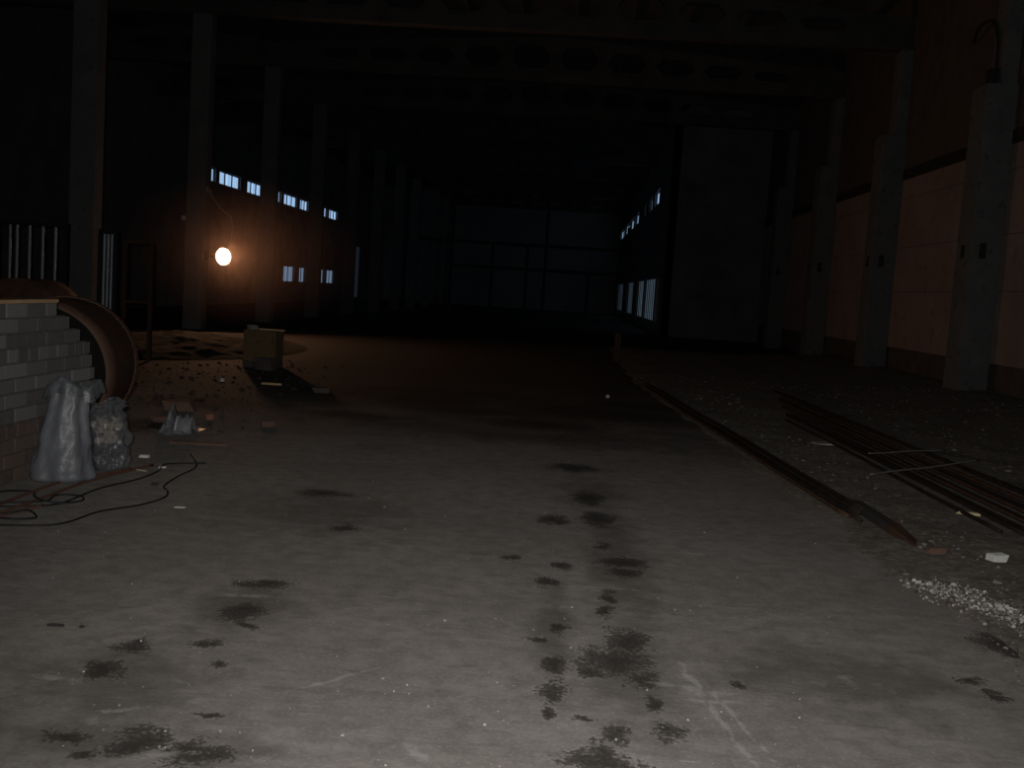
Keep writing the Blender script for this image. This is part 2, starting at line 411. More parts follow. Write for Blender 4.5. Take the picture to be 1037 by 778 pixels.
for j in range(ny + 1):
    t = j / ny; y = 2.0 + 28 * t ** 1.5
    e = edge_x(y) + .12 * noise.noise(Vector((1.7, y * 1.9, 0))) + .05 * noise.noise(Vector((3.7, y * 7, 0)))
    for i in range(nx + 1):
        s_ = (i / nx) ** 1.3; x = e + (XR - e) * s_
        vs.append((x, y, 0.002 if i == 0 else dirt_z(x + 1e-4, y)))
for j in range(ny):
    for i in range(nx):
        a = j * (nx + 1) + i; fs.append((a, a + 1, a + nx + 2, a + nx + 1))
mb.add(vs, fs)
o = mb.build('ground_strip', M['dirt'], smooth=True)
structure(o, 'strip of dark rubbly earth along the right wall beside the concrete slab', 'ground')

# right wall: plinth, big panels with open joints, dark band, darker upper part
mb = MB()
mb.box(XR + .05, XR + .35, Y0, YI, 0, .72, 2)
ys = [Y0] + [1.4 + 6 * k for k in range(0, 7)] + [YI]
zs = [.72, 2.03, 3.05, 4.2, 4.66]
for (ya, yb) in zip(ys, ys[1:]):
    if yb <= ya: continue
    for (za, zb) in zip(zs, zs[1:]):
        mb.box(XR, XR + .3, ya + .012, yb - .012, za + .007, zb - .007, 0)
mb.box(XR + .02, XR + .3, Y0, YI, .72, 4.66, 2)
mb.box(XR + .0, XR + .3, Y0, YI, 4.9, ROOF, 1)
wall_r = mb.build('wall_right', [M['panel'], M['upper'], M['plinth'], M['seam']])
structure(wall_r, 'right hall wall of pinkish concrete panels with a dark plinth', 'wall')
mb = MB(); mb.box(XR - .03, XR + .3, Y0, YI, 4.66, 4.9)
structure(mb.build('trim_1', M['seam']), 'dark horizontal band between the panels and the upper right wall', 'trim')

def wall_with_holes(name, x0, x1, ya, yb, z1, holes, mat):   # a wall along y; holes = (y0,y1,z0,z1)
    mb = MB(); cuts = sorted(set([ya, yb] + [h[0] for h in holes] + [h[1] for h in holes]))
    for a, b in zip(cuts, cuts[1:]):
        z = 0.0
        for h in sorted([h for h in holes if h[0] < b - 1e-6 and h[1] > a + 1e-6], key=lambda q: q[2]):
            if h[2] > z: mb.box(x0, x1, a, b, z, h[2])
            z = h[3]
        mb.box(x0, x1, a, b, z, z1)
    return mb.build(name, mat)

# windows as the photograph shows them, tall strips added: (y0, y1, z0, z1)
L_UP = [(43.1, 43.85), (44.3, 47.2), (48.2, 50.6), (53.0, 54.0), (54.5, 57.2), (57.8, 59.7), (63.6, 64.4), (64.9, 67.3)]
L_LO = [(55.0, 57.3), (58.3, 59.7), (62.6, 64.4), (65.0, 67.1)]
L_GLOW = [(72.4, 75.6), (80.6, 83.6)]  # glowing strips added for the blue daylight on the far columns
lh = [(a, b, .15, 3.9) for a, b in L_GLOW] + [(a, b, 5.22, 5.82) for a, b in L_UP] + [(a, b, 1.1, 2.0) for a, b in L_LO]
structure(wall_with_holes('wall_left', XL - .3, XL, Y0, Y1, ROOF, lh, M['wall']), 'dark left aisle wall with two rows of small bluish windows', 'wall')
R_UP = [(47.3, 49.9), (51.4, 53.2), (55.2, 56.4), (60.5, 64.0), (64.8, 69.0), (70.0, 75.0), (76.2, 81.5)]
R_LO = [(44.0, 45.4), (46.2, 52.5), (53.2, 58.0), (61.5, 67.0), (68.5, 80.0)]
rh = [(a, b, 5.85, 6.5) for a, b in R_UP] + [(a, b, .45, 2.45) for a, b in R_LO]
structure(wall_with_holes('wall_inner', XI, XI + .3, YI, Y1, ROOF, rh, M['wall']), 'far right inner wall with high and low glazed openings', 'wall')
mb = MB(); mb.box(XI, XR + .35, YI, YI + .3, 0, ROOF)
structure(mb.build('wall_return', M['wall']), 'dark return wall where the hall narrows on the right', 'wall')
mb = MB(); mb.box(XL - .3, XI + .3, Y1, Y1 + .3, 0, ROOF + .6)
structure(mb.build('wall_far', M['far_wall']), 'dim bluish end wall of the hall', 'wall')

# ceiling: ribbed roof slabs
mb = MB(); mb.box(XL - .3, XR + .35, Y0, Y1 + .3, ROOF, ROOF + .3)
x = XL
while x < XR:
    mb.box(x, x + .12, Y0, Y1, ROOF - .25, ROOF); x += 1.5
structure(mb.build('ceiling', M['roof']), 'dark ceiling of ribbed roof slabs', 'ceiling')

# windows: frame, mullions, pane
wn = [0]
def window(x, side, y0, y1, z0, z1, pm, label, bars=1):
    wn[0] += 1; yc = (y0 + y1) / 2
    root = empty('window_%d' % wn[0], (x, yc, z0)); structure(root, label, 'window')
    t = .05; w = y1 - y0; h = z1 - z0
    fr = MB(); d0, d1 = (-.18, -.08) if side < 0 else (.08, .18)
    fr.box(d0, d1, -w/2, -w/2 + t, 0, h); fr.box(d0, d1, w/2 - t, w/2, 0, h)
    fr.box(d0, d1, -w/2, w/2, 0, t); fr.box(d0, d1, -w/2, w/2, h - t, h)
    for k in range(1, bars + 1):
        yy = -w/2 + w * k / (bars + 1); fr.box(d0, d1, yy - .03, yy + .03, 0, h)
    fr.build('window_frame', M['dark_steel'], root)
    p = MB(); c = (d0 + d1) / 2; p.box(c - .006, c + .006, -w/2 + .01, w/2 - .01, .01, h - .01); p.build('pane', pm, root)
for k, (a, b) in enumerate(L_GLOW):
    window(XL, -1, a, b, .15, 3.9, M['strip_glow'], 'tall faint glowing strip added at the far end of the left wall, %s one' % ['nearer', 'farther'][k], 1)
ordn = ['nearest', 'second', 'third', 'fourth', 'fifth', 'sixth', 'seventh', 'farthest']
for k, (a, b) in enumerate(L_UP):
    window(XL, -1, a, b, 5.22, 5.82, M['pane'], 'bright bluish window in the high row of the left wall, %s from the camera' % ordn[k], 0 if b - a < 1.1 else 2)
for k, (a, b) in enumerate(L_LO):
    window(XL, -1, a, b, 1.1, 2.0, M['pane_dim'], 'pale window in the low row of the left wall, %s from the camera' % ['nearest', 'second', 'third', 'farthest'][k], 1)
for k, (a, b) in enumerate(R_UP):
    window(XI, 1, a, b, 5.85, 6.5, M['pane'] if k == 0 else M['pane_right'], 'high window in the slanting row on the far right wall, %s from the camera' % (ordn[k] if k < 6 else 'farthest'), 1)
for k, (a, b) in enumerate(R_LO):
    window(XI, 1, a, b, .45, 2.45, M['pane_gate'], 'tall pale glazed opening low on the far right wall, %s from the camera' % ['nearest', 'second', 'third', 'fourth', 'farthest'][k], max(1, int((b - a) / 1.2)))

# ================================================================== columns and beams
YS = [19.4 + 6 * k for k in range(11)]
names = ['nearest', 'second', 'third', 'fourth', 'fifth', 'sixth', 'seventh', 'eighth', 'ninth', 'tenth', 'farthest']
for k, y in enumerate(YS):
    sh = MB(); sh.box(-.24, .24, -.2, .2, 0, 7.7); root = sh.build('concrete_column', M['concrete'], bevel=.025); root.location = (XC, y, 0)
    tag(root, ('%s square grey concrete column in the left row' % names[k]) + (', behind the brick wall' if k == 0 else ', carrying the floodlight' if k == 1 else ', behind the ochre block' if k == 2 else ''), 'column', 'columns of the left row')
YRS = [19.4, 25.4, 31.4, 37.4]
for k, y in enumerate(YRS):
    root = empty('wall_column', (XR, y, 0))
    tag(root, ['nearest', 'second', 'third', 'farthest'][k] + ' grey concrete column standing against the right wall', 'column', 'columns along the right wall')
    s = MB(); s.box(-.55, 0, -.35, .35, 0, 5.7); s.build('lower_shaft', M['concrete'], root, bevel=.02)
    s = MB(); s.box(-.28, 0, -.27, .27, 5.7, 7.7); s.build('upper_shaft', M['concrete'], root, bevel=.02)
    zc = 2.72
    s = MB(); s.box(-.575, -.545, -.06, .06, zc - .12, zc + .12); s.box(-.4, -.28, -.365, -.345, zc - .12, zc + .16); s.build('dark_plate', M['seam'], root)

def lattice_beam(x0, x1, y, zb, h_end, h_mid, label, group, cells):
    root = empty('roof_beam', ((x0 + x1) / 2, y, zb)); tag(root, label, 'beam', group)
    L = x1 - x0; t = .13; s = MB()
    top = lambda u: h_end + (h_mid - h_end) * (1 - abs(2 * u - 1))
    for k in range(cells):
        u0, u1 = k / cells, (k + 1) / cells; a, b = -L/2 + L * u0, -L/2 + L * u1
        o4 = [(a, .30), (b, .30), (b, top(u1)), (a, top(u0))]
        solid = k in (0, cells - 1)
        if solid:
            s.add([(p[0], -t, p[1]) for p in o4] + [(p[0], t, p[1]) for p in o4], [(0,1,2,3), (7,6,5,4), (0,4,5,1), (1,5,6,2), (2,6,7,3), (3,7,4,0)]); continue
        m = .17; zl = .38; zh = min(top(u0), top(u1)) - .2; c = min(.2, .4 * (zh - zl))
        i8 = [(a+m+c, zl), (b-m-c, zl), (b-m, zl+c), (b-m, zh-c), (b-m-c, zh), (a+m+c, zh), (a+m, zh-c), (a+m, zl+c)]
        n0 = 12
        for yy in (-t, t):
            s.add([(p[0], yy, p[1]) for p in o4 + i8], [(0,1,5,4), (1,6,5), (1,2,7,6), (2,8,7), (2,3,9,8), (3,10,9), (3,0,11,10), (0,4,11)])
        s.add([(p[0], -t, p[1]) for p in i8] + [(p[0], t, p[1]) for p in i8], [(q, (q+1) % 8, (q+1) % 8 + 8, q + 8) for q in range(8)])
        s.add([(a, -t, top(u0)), (b, -t, top(u1)), (b, t, top(u1)), (a, t, top(u0))], [(0,1,2,3)])
    s.build('web', M['beam'], root)
    s = MB(); s.box(-L/2, L/2, -.17, .17, 0, .30); s.build('bottom_chord', M['beam'], root, bevel=.015)
for k, y in enumerate(YS[1:]):
    xr = XR if y < YI else XI
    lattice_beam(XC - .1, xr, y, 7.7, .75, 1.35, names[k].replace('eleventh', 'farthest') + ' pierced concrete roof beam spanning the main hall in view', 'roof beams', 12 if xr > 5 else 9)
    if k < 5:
        lattice_beam(XL, XC - .1, y, 7.7, .75, 1.1, names[k] + ' short roof beam over the left aisle in view', 'aisle beams', 4)

# ================================================================== steel frame deep in the hall
root = empty('steel_gantry', (0, 62, 0)); tag(root, 'dark open steel frame standing across the far end of the hall', 'gantry')
for (x, h) in ((-7.05, 7.2), (-4.6, 4.1), (-2.5, 4.1), (-1.4, 7.4), (1.2, 2.7), (3.45, 5.6), (-9.9, 7.2)):
    s = MB(); s.box(x - .09, x + .09, -.09, .09, 0, h); s.build('post', M['dark_steel'], root)
for (z, a, b) in ((4.1, -9.9, 3.6), (2.65, -7.05, 3.45)):
    s = MB(); s.box(a, b, -.08, .08, z, z + .2); s.build('crossbar', M['dark_steel'], root)

root = empty('short_post', (1.26, 23.9, 0)); tag(root, 'short rusty post standing alone on the far dark floor', 'post')
s = MB(); s.box(-.07, .07, -.05, .05, .012, .66); s.build('shaft', M['rebar_brown'], root)
s = MB(); s.box(-.14, .14, -.14, .14, 0, .012); s.build('foot_plate', M['rebar_brown'], root)

# ================================================================== floodlight on the second left column
LX, LY, LZ = -8.5, 25.05, 1.84
root = empty('floodlight', (LX, LY, LZ)); tag(root, 'glowing round floodlight fixed to the second left column', 'lamp')
aim = (Vector((1.15, -1, .08))).to_track_quat('Z', 'Y').to_matrix().to_4x4()
s = MB(); s.lathe([(.05, -.22), (.09, -.2), (.14, -.12), (.19, -.02), (.215, .03), (.225, .03), (.225, .05), (.2, .05), (.195, .02), (.12, -.1), (.0, -.16)], 32, aim); hs_ = s.build('housing', M['housing'], root, smooth=True)
s = MB(); s.lathe([(.0, .025), (.195, .025), (.195, .03), (.0, .03)], 32, aim); s.build('glass', M['lamp_glass'], hs_)
s = MB(); s.tube([(-.47, .25, .0), (-.3, .28, 0), (-.12, .26, 0), (-.03, .2, 0)], .016); s.box(-.545, -.465, .18, .33, -.1, .1); s.build('arm', M['dark_steel'], root)
# its cable hangs from a hook higher on the column
hook = Vector((-9.0, 25.3, 3.42))
pts = []
for k in range(13):
    t = k / 12; a, b = hook + Vector((.03, -.02, -.0)), Vector((-8.38, 25.2, 2.84)); p = a.lerp(b, t); p.z -= .09 * sin(pi * t); pts.append(p)
pts += [Vector((-8.33, 25.22, 2.6)), Vector((-8.37, 25.24, 2.3)), Vector((-8.45, 25.24, 2.0)), Vector((-8.51, 25.2, 1.9))]
s = MB(); s.tube(pts, .022, 8)
tag(s.build('lamp_cable', M['cord'], loc=tuple(hook)), 'cable drooping from the second left column to the floodlight', 'cable')
s = MB(); s.tube([hook + Vector((-.02, 0, .05)), hook + Vector((.05, 0, .05)), hook + Vector((.08, 0, .0)), hook + Vector((.04, 0, -.03))], .022); s.box(-9.045, -9.005, 25.26, 25.34, 3.4, 3.54)
tag(s.build('cable_hook', M['cord']), 'small hook on the second left column holding the lamp cable', 'hook')
s = MB(); s.box(-9.63, -9.515, 25.22, 25.36, 2.68, 2.79)
tag(s.build('junction_box', M['paper']), 'tiny pale box on the left edge of the second left column', 'box')

# ================================================================== ochre block with odds and ends
root = empty('ochre_block', (-4.79, 16.25, 0)); tag(root, 'ochre cube-shaped block on the floor below the floodlight', 'block')
s = MB(); s.box(-.26, .26, -.25, .25, .1, .6); s.build('body', M['crate'], root, bevel=.02)
s = MB(); s.box(-.26, -.1, -.22, .22, 0, .1); s.box(.1, .26, -.22, .22, 0, .1); s.build('foot', M['plinth'], root)
s = MB(); s.box(-.06, .34, -.06, .05, 0, .022); tag(s.build('wooden_batten', M['board'], loc=None), 'thin batten lying on top of the ochre block, sticking out right', 'batten').location = (-4.78, 16.2, .6)
s = MB(); s.chunk((0, 0, 0), .09, .07, .035, 5); tag(s.build('concrete_lump', M['grey_bit']), 'small lump on the left corner of the ochre block', 'lump').location = (-4.95, 16.15, .6)
s = MB(); s.chunk((0, 0, 0), .16, .12, .1, 9); tag(s.build('rubble_lump', M['plinth']), 'dark lump on the floor in front of the ochre block, at its right foot', 'lump').location = (-4.62, 15.8, 0)

# ================================================================== brick wall at the left
root = empty('brick_wall', (-3.725, 5.4, 0)); tag(root, 'low unplastered brick wall with a ragged stepped end at the left', 'brick wall')
s = MB(); s2 = MB(); core = MB(); rnd = random.Random(3)
ends = [7.74, 7.75, 7.74, 7.75, 7.74, 7.73, 7.74, 7.70, 7.66, 7.5, 7.33, 7.14]
for k in range(12):
    z0 = k * .1; ye = ends[k]; y = 3.2 - (.13 if k % 2 else 0)
    core.box(-.105, .105, -2.15, ye - 5.4 - .03, z0, z0 + .1 if k < 11 else z0 + .088)
    hdr = k in (3, 8)
    while y < ye:
        w = .12 if hdr else .25; yb = min(y + w, ye)
        if yb - y > .04:
            j = rnd.uniform(-.004, .005)
            tgt = s2 if k < 4 else s
            for (xa, xb) in ((.02, .125 + j), (-.125 - j, -.02)):
                tgt.box(xa, xb, y - 5.4, yb - 5.4, z0 + .006, z0 + .094)
        y += w + .012
s.build('grey_bricks', M['brick'], root, bevel=.004); s2.build('red_bricks', M['red_brick'], root, bevel=.004)
core.build('mortar', M['mortar'], root)
tag(root.children[1], 'dirty reddish lower courses')
s = MB(); s.box(-.09, .08, -.72, .5, 0, .026)
o = s.build('wooden_board', M['board'], bevel=.003); o.location = (-3.67, 6.64, 1.197); tag(o, 'pale wooden board lying along the top of the brick wall', 'board')

# two big rusty pipe sections lying behind the wall
def pipe_section(p0, p1, R, label):
    p0, p1 = Vector(p0), Vector(p1); c = (p0 + p1) / 2; L = (p1 - p0).length
    root = empty('pipe_section', (c.x, c.y, 0)); tag(root, label, 'pipe', 'rusty pipe sections')
    mt = Matrix.Translation((0, 0, R)) @ (p1 - p0).to_track_quat('Z', 'Y').to_matrix().to_4x4()
    t = .03; n = 72; h = L / 2
    s = MB(); prof = [(R - t, -h), (R, -h), (R, -h * .5), (R, 0), (R, h - .09), (R + .0, h)]
    vs = []; fs = []
    for (r_, z) in prof:
        for k in range(n):
            q = 2 * pi * k / n; d = 1 + .012 * noise.noise(Vector((cos(q) * 2, sin(q) * 2, z * 3))); vs.append(mt @ Vector((r_ * d * cos(q), r_ * d * sin(q), z)))
    for i in range(len(prof) - 1):
        for k in range(n): fs.append((i*n+k, i*n+(k+1) % n, (i+1)*n+(k+1) % n, (i+1)*n+k))
    s.add(vs, fs); s.build('shell', M['rust'], root, smooth=True)
    s = MB(); s.lathe([(R - t, -h), (R - t, h - .02), (0, h - .02)], n, mt); s.build('inside', M['pipe_dark'], root, smooth=True)
    s = MB(); s.lathe([(R - .01, h - .1), (R + .012, h - .1), (R + .012, h - .04), (R - .01, h - .04), (R - .01, h - .1)], n, mt); s.build('hoop', M['rust_rim'], root)
    s = MB(); s.lathe([(R - .01, h - .025), (R + .012, h - .025), (R + .012, h), (0, h)], n, mt); s.build('end_plate', M['rust_rim'], root)
    for k in range(40):
        q = 2 * pi * k / 40; s = MB(); s.lathe([(.012, 0), (.012, .012), (0, .016)], 6, mt @ Matrix.Rotation(q, 4, 'Z') @ Matrix.Translation((R, 0, h - .14)) @ Matrix.Rotation(pi/2, 4, 'Y')); s.build('rivet', M['rust_rim'], root)
pipe_section((-4.23, 8.02, 0), (-4.48, 9.15, 0), .585, 'large rust-brown pipe section with a dark mouth lying past the brick wall end')
pipe_section((-7.85, 15.2, 0), (-7.7, 14.1, 0), .6, 'farther rusty pipe section, only its top showing above the board on the wall')

# ================================================================== barred panels behind
def bar_panel(x0, x1, y, h, xs, label, mat, frame_mat):
    root = empty('barred_panel', ((x0 + x1) / 2, y, 0)); tag(root, label, 'fence', None); c = (x0 + x1) / 2
    s = MB()
    s.box(x0 - c - .03, x1 - c + .03, -.02, .02, h - .05, h); s.build('top_rail', frame_mat, root)
    s = MB(); s.box(x0 - c - .03, x1 - c + .03, -.02, .02, .08, .13); s.build('bottom_rail', frame_mat, root)
    for x in (x0, x1):
        s = MB(); s.box(x - c - .03, x - c + .03, -.03, .03, 0, h + .02); s.build('post', frame_mat, root)
    for x in xs:
        s = MB(); s.tube([(x - c, -.0, .1), (x - c, -.0, h - .02)], .019, 8); s.build('bar', mat, root)
bar_panel(-8.85, -7.75, 15.6, 2.05, [-8.64, -8.53, -8.33, -8.12, -7.92], 'panel of upright pale steel bars behind the left end of the brick wall', M['steel'], M['dark_steel'])
bar_panel(-7.3, -7.06, 15.8, 2.0, [-7.24, -7.18, -7.12], 'narrow panel of thin upright bars just left of the brown frame', M['steel'], M['dark_steel'])
root = empty('metal_barrier', (-6.72, 15.9, 0)); tag(root, 'brown upright metal frame beside the narrow barred panel', 'frame')
for x in (-.22, .2):
    s = MB(); s.box(x - .03, x + .03, -.03, .03, 0, 1.88); s.build('upright', M['brown_steel'], root)
s = MB(); s.box(-.22, .2, -.025, .025, 1.83, 1.88); s.build('top_rail', M['brown_steel'], root)
s = MB(); s.box(-.22, .2, -.025, .025, .9, .94); s.build('middle_rail', M['brown_steel'], root)

# ================================================================== bags
def bag_mesh(h, rx, ry, prof, seed, nu=72, nv=46, fold=.035, ridge=.02, open_top=True, lean=(0, 0), hscale=None):
    vs = []; fs = []
    for j in range(nv + 1):
        v = j / nv
        # profile interpolation
        for (a, b) in zip(prof, prof[1:]):
            if a[0] <= v <= b[0]: t = (v - a[0]) / (b[0] - a[0]); k = a[1] + (b[1] - a[1]) * (t * t * (3 - 2 * t)); break
        for i in range(nu):
            q = 2 * pi * i / nu
            f = fold * (sin(5 * q + seed + 2.2 * v) * .6 + sin(9 * q - seed * 2 + 3 * v) * .4) * (.35 + .65 * v)
            f += ridge * noise.noise(Vector((cos(q) * 2.2 + seed, sin(q) * 2.2, v * 4))) * 2
            f += ridge * .9 * noise.noise(Vector((cos(q) * 5 + seed, sin(q) * 5, v * 11)))
            r = 1 + f / min(rx, ry)
            x = rx * k * r * cos(q); y = ry * k * r * sin(q)
            z = h * v
            if v > .85: z += .05 * h * (v - .85) / .15 * sin(3 * q + seed) + .03 * h * (v - .85) / .15 * noise.noise(Vector((q * 2, seed, 3)))
            if v < .04: z = max(0, z)
            vs.append((x + lean[0] * v * v, y + lean[1] * v * v, max(z, 0.0)))
    for j in range(nv):
        for i in range(nu):
            fs.append((j * nu + i, j * nu + (i + 1) % nu, (j + 1) * nu + (i + 1) % nu, (j + 1) * nu + i))
    fs.append(tuple(reversed(range(nu))))
    mb = MB(); mb.add(vs, fs); return mb

root = empty('plastic_sack', (-3.37, 6.8, 0), radians(22)); tag(root, 'tall grey-white plastic sack with an open top leaning at the brick wall', 'sack')
b = bag_mesh(.66, .185, .125, [(0, .98), (.03, 1.12), (.1, 1.1), (.35, .93), (.7, .72), (.88, .68), (1, .76)], 1.3, fold=.017, ridge=.006, lean=(.055, .06))
o = b.build('sack_body', M['sack'], root, smooth=True); so = o.modifiers.new('thickness', 'SOLIDIFY'); so.thickness = .004
# folded-over collar and rubbish inside
s = MB(); vs = []; fs = []
for j in range(6):
    t = j / 5
    for i in range(48):
        q = 2 * pi * i / 48; r = (.76 + .22 * t) * (1 + .07 * sin(7 * q + 1) + .05 * sin(13 * q)); z = .665 - .0 + .035 * sin(pi * t) - .09 * t + .03 * sin(3 * q + 1.3)
        vs.append((.195 * r * cos(q) + .055, .125 * r * sin(q) + .06, z))
for j in range(5):
    for i in range(48): fs.append((j*48+i, j*48+(i+1) % 48, (j+1)*48+(i+1) % 48, (j+1)*48+i))
s.add(vs, fs); s.build('folded_collar', M['clear'], root, smooth=True)
s = MB()
for k in range(26):
    a = random.uniform(0, 6.28); r = random.uniform(0, .11)
    s.chunk((r * cos(a) * .9 + .045, r * sin(a) * .6 + .045, .56 + random.uniform(0, .05)), .035, .03, .02, k)
s.build('rubbish', M['sack_inner'], root)

root = empty('rubbish_bag', (-3.28, 7.27, 0), radians(10)); tag(root, 'smaller clear bag of beige and dark rubbish right of the tall sack', 'bag')
b = bag_mesh(.5, .15, .12, [(0, .8), (.06, 1.0), (.3, 1.05), (.62, 1.02), (.8, .85), (.9, .6), (1, .85)], 4.1, fold=.02, ridge=.02)
b.build('bag_film', M['clear'], root, smooth=True)
s = MB()
for k in range(34):
    a = random.uniform(0, 6.28); r = random.uniform(.03, .092)
    s.chunk((r * cos(a), r * sin(a) * .8, .19 + random.uniform(0, .15)), .03, .028, .022, 40 + k, jag=.6)
o = s.build('crumpled_paper', M['beige'], root)
s = MB()
for k in range(40):
    a = random.uniform(0, 6.28); r = random.uniform(.02, .1)
    s.chunk((r * cos(a), r * sin(a) * .8, .012 + random.uniform(0, .13)), .032, .028, .022, 140 + k, jag=.5)
s.build('dark_waste', M['darkstuff'], root)

# crumpled sheet of film on the floor further back
def crumple(name, w, d, h, mat, seed, n=22):
    vs = []; fs = []
    for j in range(n + 1):
        for i in range(n + 1):
            u, v = i / n - .5, j / n - .5
            k = max(0, 1 - 2.05 * math.hypot(u, v) * (1 + .35 * noise.noise(Vector((u * 3, v * 3, seed)))))
            z = h * (abs(noise.noise(Vector((u * 3.4 + seed, v * 3.4, 0)))) * 1.6 + .5 * abs(noise.noise(Vector((u * 9, v * 9 + seed, 1))))) * min(1, k * 2.2)
            vs.append((w * u * (1 + .3 * noise.noise(Vector((u * 4, v * 4, seed + 7)))), d * v * (1 + .3 * noise.noise(Vector((u * 4, v * 4, seed + 9)))), max(0.003, z)))
    for j in range(n):
        for i in range(n):
            a = j * (n + 1) + i; fs.append((a, a + 1, a + n + 2, a + n + 1))
    mb = MB(); mb.add(vs, fs); return mb.build(name, mat, smooth=False)
o = crumple('plastic_sheet', .36, .5, .2, M['sheet'], 2.0); o.location = (-3.48, 9.2, 0); tag(o, 'crumpled pale plastic sheet on the floor behind the rubbish bag', 'plastic sheet')

# ================================================================== cables and rods on the floor at left
def smooth_path(pts, n=8):
    P = [Vector((p[0], p[1], p[2] if len(p) > 2 else .012)) for p in pts]; out = []
    for i in range(len(P) - 1):
        p0, p1, p2, p3 = P[max(i-1, 0)], P[i], P[i+1], P[min(i+2, len(P)-1)]
        for k in range(n):
            t = k / n
            out.append(.5 * ((2*p1) + (p2-p0)*t + (2*p0-5*p1+4*p2-p3)*t*t + (3*p1-p0-3*p2+p3)*t**3))
    out.append(P[-1]); return out
def floor_line(name, pts, r, mat, label, cat, group=None):
    s = MB(); s.tube(smooth_path([(p[0], p[1], (p[2] if len(p) > 2 else r)) for p in pts]), r, 8)
    o = s.build(name, mat, smooth=True, loc=(pts[0][0], pts[0][1], 0)); return tag(o, label, cat, group)
floor_line('cable', [(-3.5, 5.45), (-3.07, 5.49), (-2.79, 5.61), (-2.72, 5.97), (-2.58, 6.2), (-2.52, 6.47), (-2.58, 6.68), (-2.66, 6.82), (-2.7, 7.18), (-2.72, 7.6), (-2.95, 8.1)], .0062, M['cable'], 'black cable making a wide loop out over the left floor', 'cable', 'black floor cables')
floor_line('cable', [(-3.45, 5.85), (-3.2, 5.95), (-3.03, 6.09), (-3.01, 6.58), (-2.91, 6.98), (-2.9, 7.31), (-2.95, 7.6), (-2.7, 7.75)], .0062, M['cable'], 'black cable running straight beside the rods past the tall sack', 'cable', 'black floor cables')
floor_line('cable', [(-3.35, 5.9, .028), (-3.1, 6.04, .028), (-3.13, 6.25, .02), (-2.99, 6.28, .02), (-2.92, 6.16, .02), (-2.97, 6.03, .028), (-3.09, 6.0, .042), (-3.2, 6.1, .042)], .0056, M['cable'], 'small closed loop of black cable nearest the tall sack', 'cable', 'black floor cables')
floor_line('cable', [(-3.4, 5.62, .02), (-3.17, 5.68, .02), (-3.06, 5.76, .035), (-2.95, 5.66, .02), (-3.02, 5.56, .03), (-3.12, 5.55, .03), (-3.4, 5.5, .03)], .0056, M['cable'], 'tight loop of black cable at the lower left frame edge', 'cable', 'black floor cables')
floor_line('cable', [(-3.5, 6.0, .03), (-3.45, 6.2, .03), (-3.37, 6.36, .008), (-3.3, 6.3, .008), (-3.23, 6.18, .03)], .0056, M['cable'], 'short arched black cable close to the brick wall foot', 'cable', 'black floor cables')
floor_line('steel_rod', [(-3.38, 5.4), (-3.33, 5.95), (-3.33, 6.55), (-3.29, 6.78), (-3.1, 7.3)], .01, M['hose'], 'reddish rod on the floor closest to the tall sack', 'rod', 'reddish rods')
floor_line('steel_rod', [(-3.24, 5.4), (-3.19, 6.06), (-3.17, 6.75), (-3.02, 7.5)], .01, M['hose'], 'longer reddish rod on the floor one step away from the sack', 'rod', 'reddish rods')
floor_line('steel_rod', [(-3.25, 5.5), (-3.16, 5.72), (-3.09, 6.0)], .01, M['hose'], 'short reddish rod end at the lower left', 'rod', 'reddish rods')

# ================================================================== long bars on the right
def jbar(name, a, b, r, mat, label, cat, group, z=.0, seed=0, n=24, sides=8):
    rnd = random.Random(seed); pts = []
    ph = rnd.uniform(0, 6.3); amp = rnd.uniform(.0, .006)
    for k in range(n + 1):
        t = k / n; x = a[0] + (b[0] - a[0]) * t + amp * sin(ph + 5 * t); y = a[1] + (b[1] - a[1]) * t
        pts.append((x, y, z + r + .004 * sin(ph * 2 + 9 * t)))
    s = MB(); s.tube(pts, r, sides); o = s.build(name, mat, smooth=True, loc=(pts[0][0], pts[0][1], 0)); return tag(o, label, cat, group)
path1 = [(1.40 + .77 * t, 17.2 - 9.88 * t) for t in (0, .2, .4, .6, .8, 1)]
offs = [(0, 0), (-.045, .0), (.045, .0), (.09, .0), (.022, .034), (.067, .034)]
lab1 = ['rusty bar at the concrete edge, lowest in the narrow bundle', 'outermost rusty bar of the narrow bundle, on the bare concrete', 'second rusty bar of the narrow bundle from the concrete', 'rusty bar of the narrow bundle nearest the wide bundle', 'rusty bar lying on top of the narrow bundle, left one', 'rusty bar lying on top of the narrow bundle, right one']
for k, (dx, dz) in enumerate(offs):
    pts = [(x + dx * (1 + .25 * (17 - y) / 10) + .012 * sin(y * 1.3), y + (k % 3) * .12 - .1, .045 + dz) for (x, y) in path1]
    s = MB(); s.tube(smooth_path(pts, 6), .017, 8); o = s.build('steel_bar', M['rebar'] if k != 1 else M['rebar_brown'], smooth=True, loc=pts[0]); tag(o, lab1[k], 'bar', 'bars of the narrow bundle')
rn = random.Random(11)
NB = 16
posw = ['first', 'second', 'third', 'fourth', 'fifth', 'sixth', 'seventh', 'eighth', 'ninth', 'tenth', 'eleventh', 'twelfth', 'thirteenth', 'fourteenth', 'fifteenth', 'last']
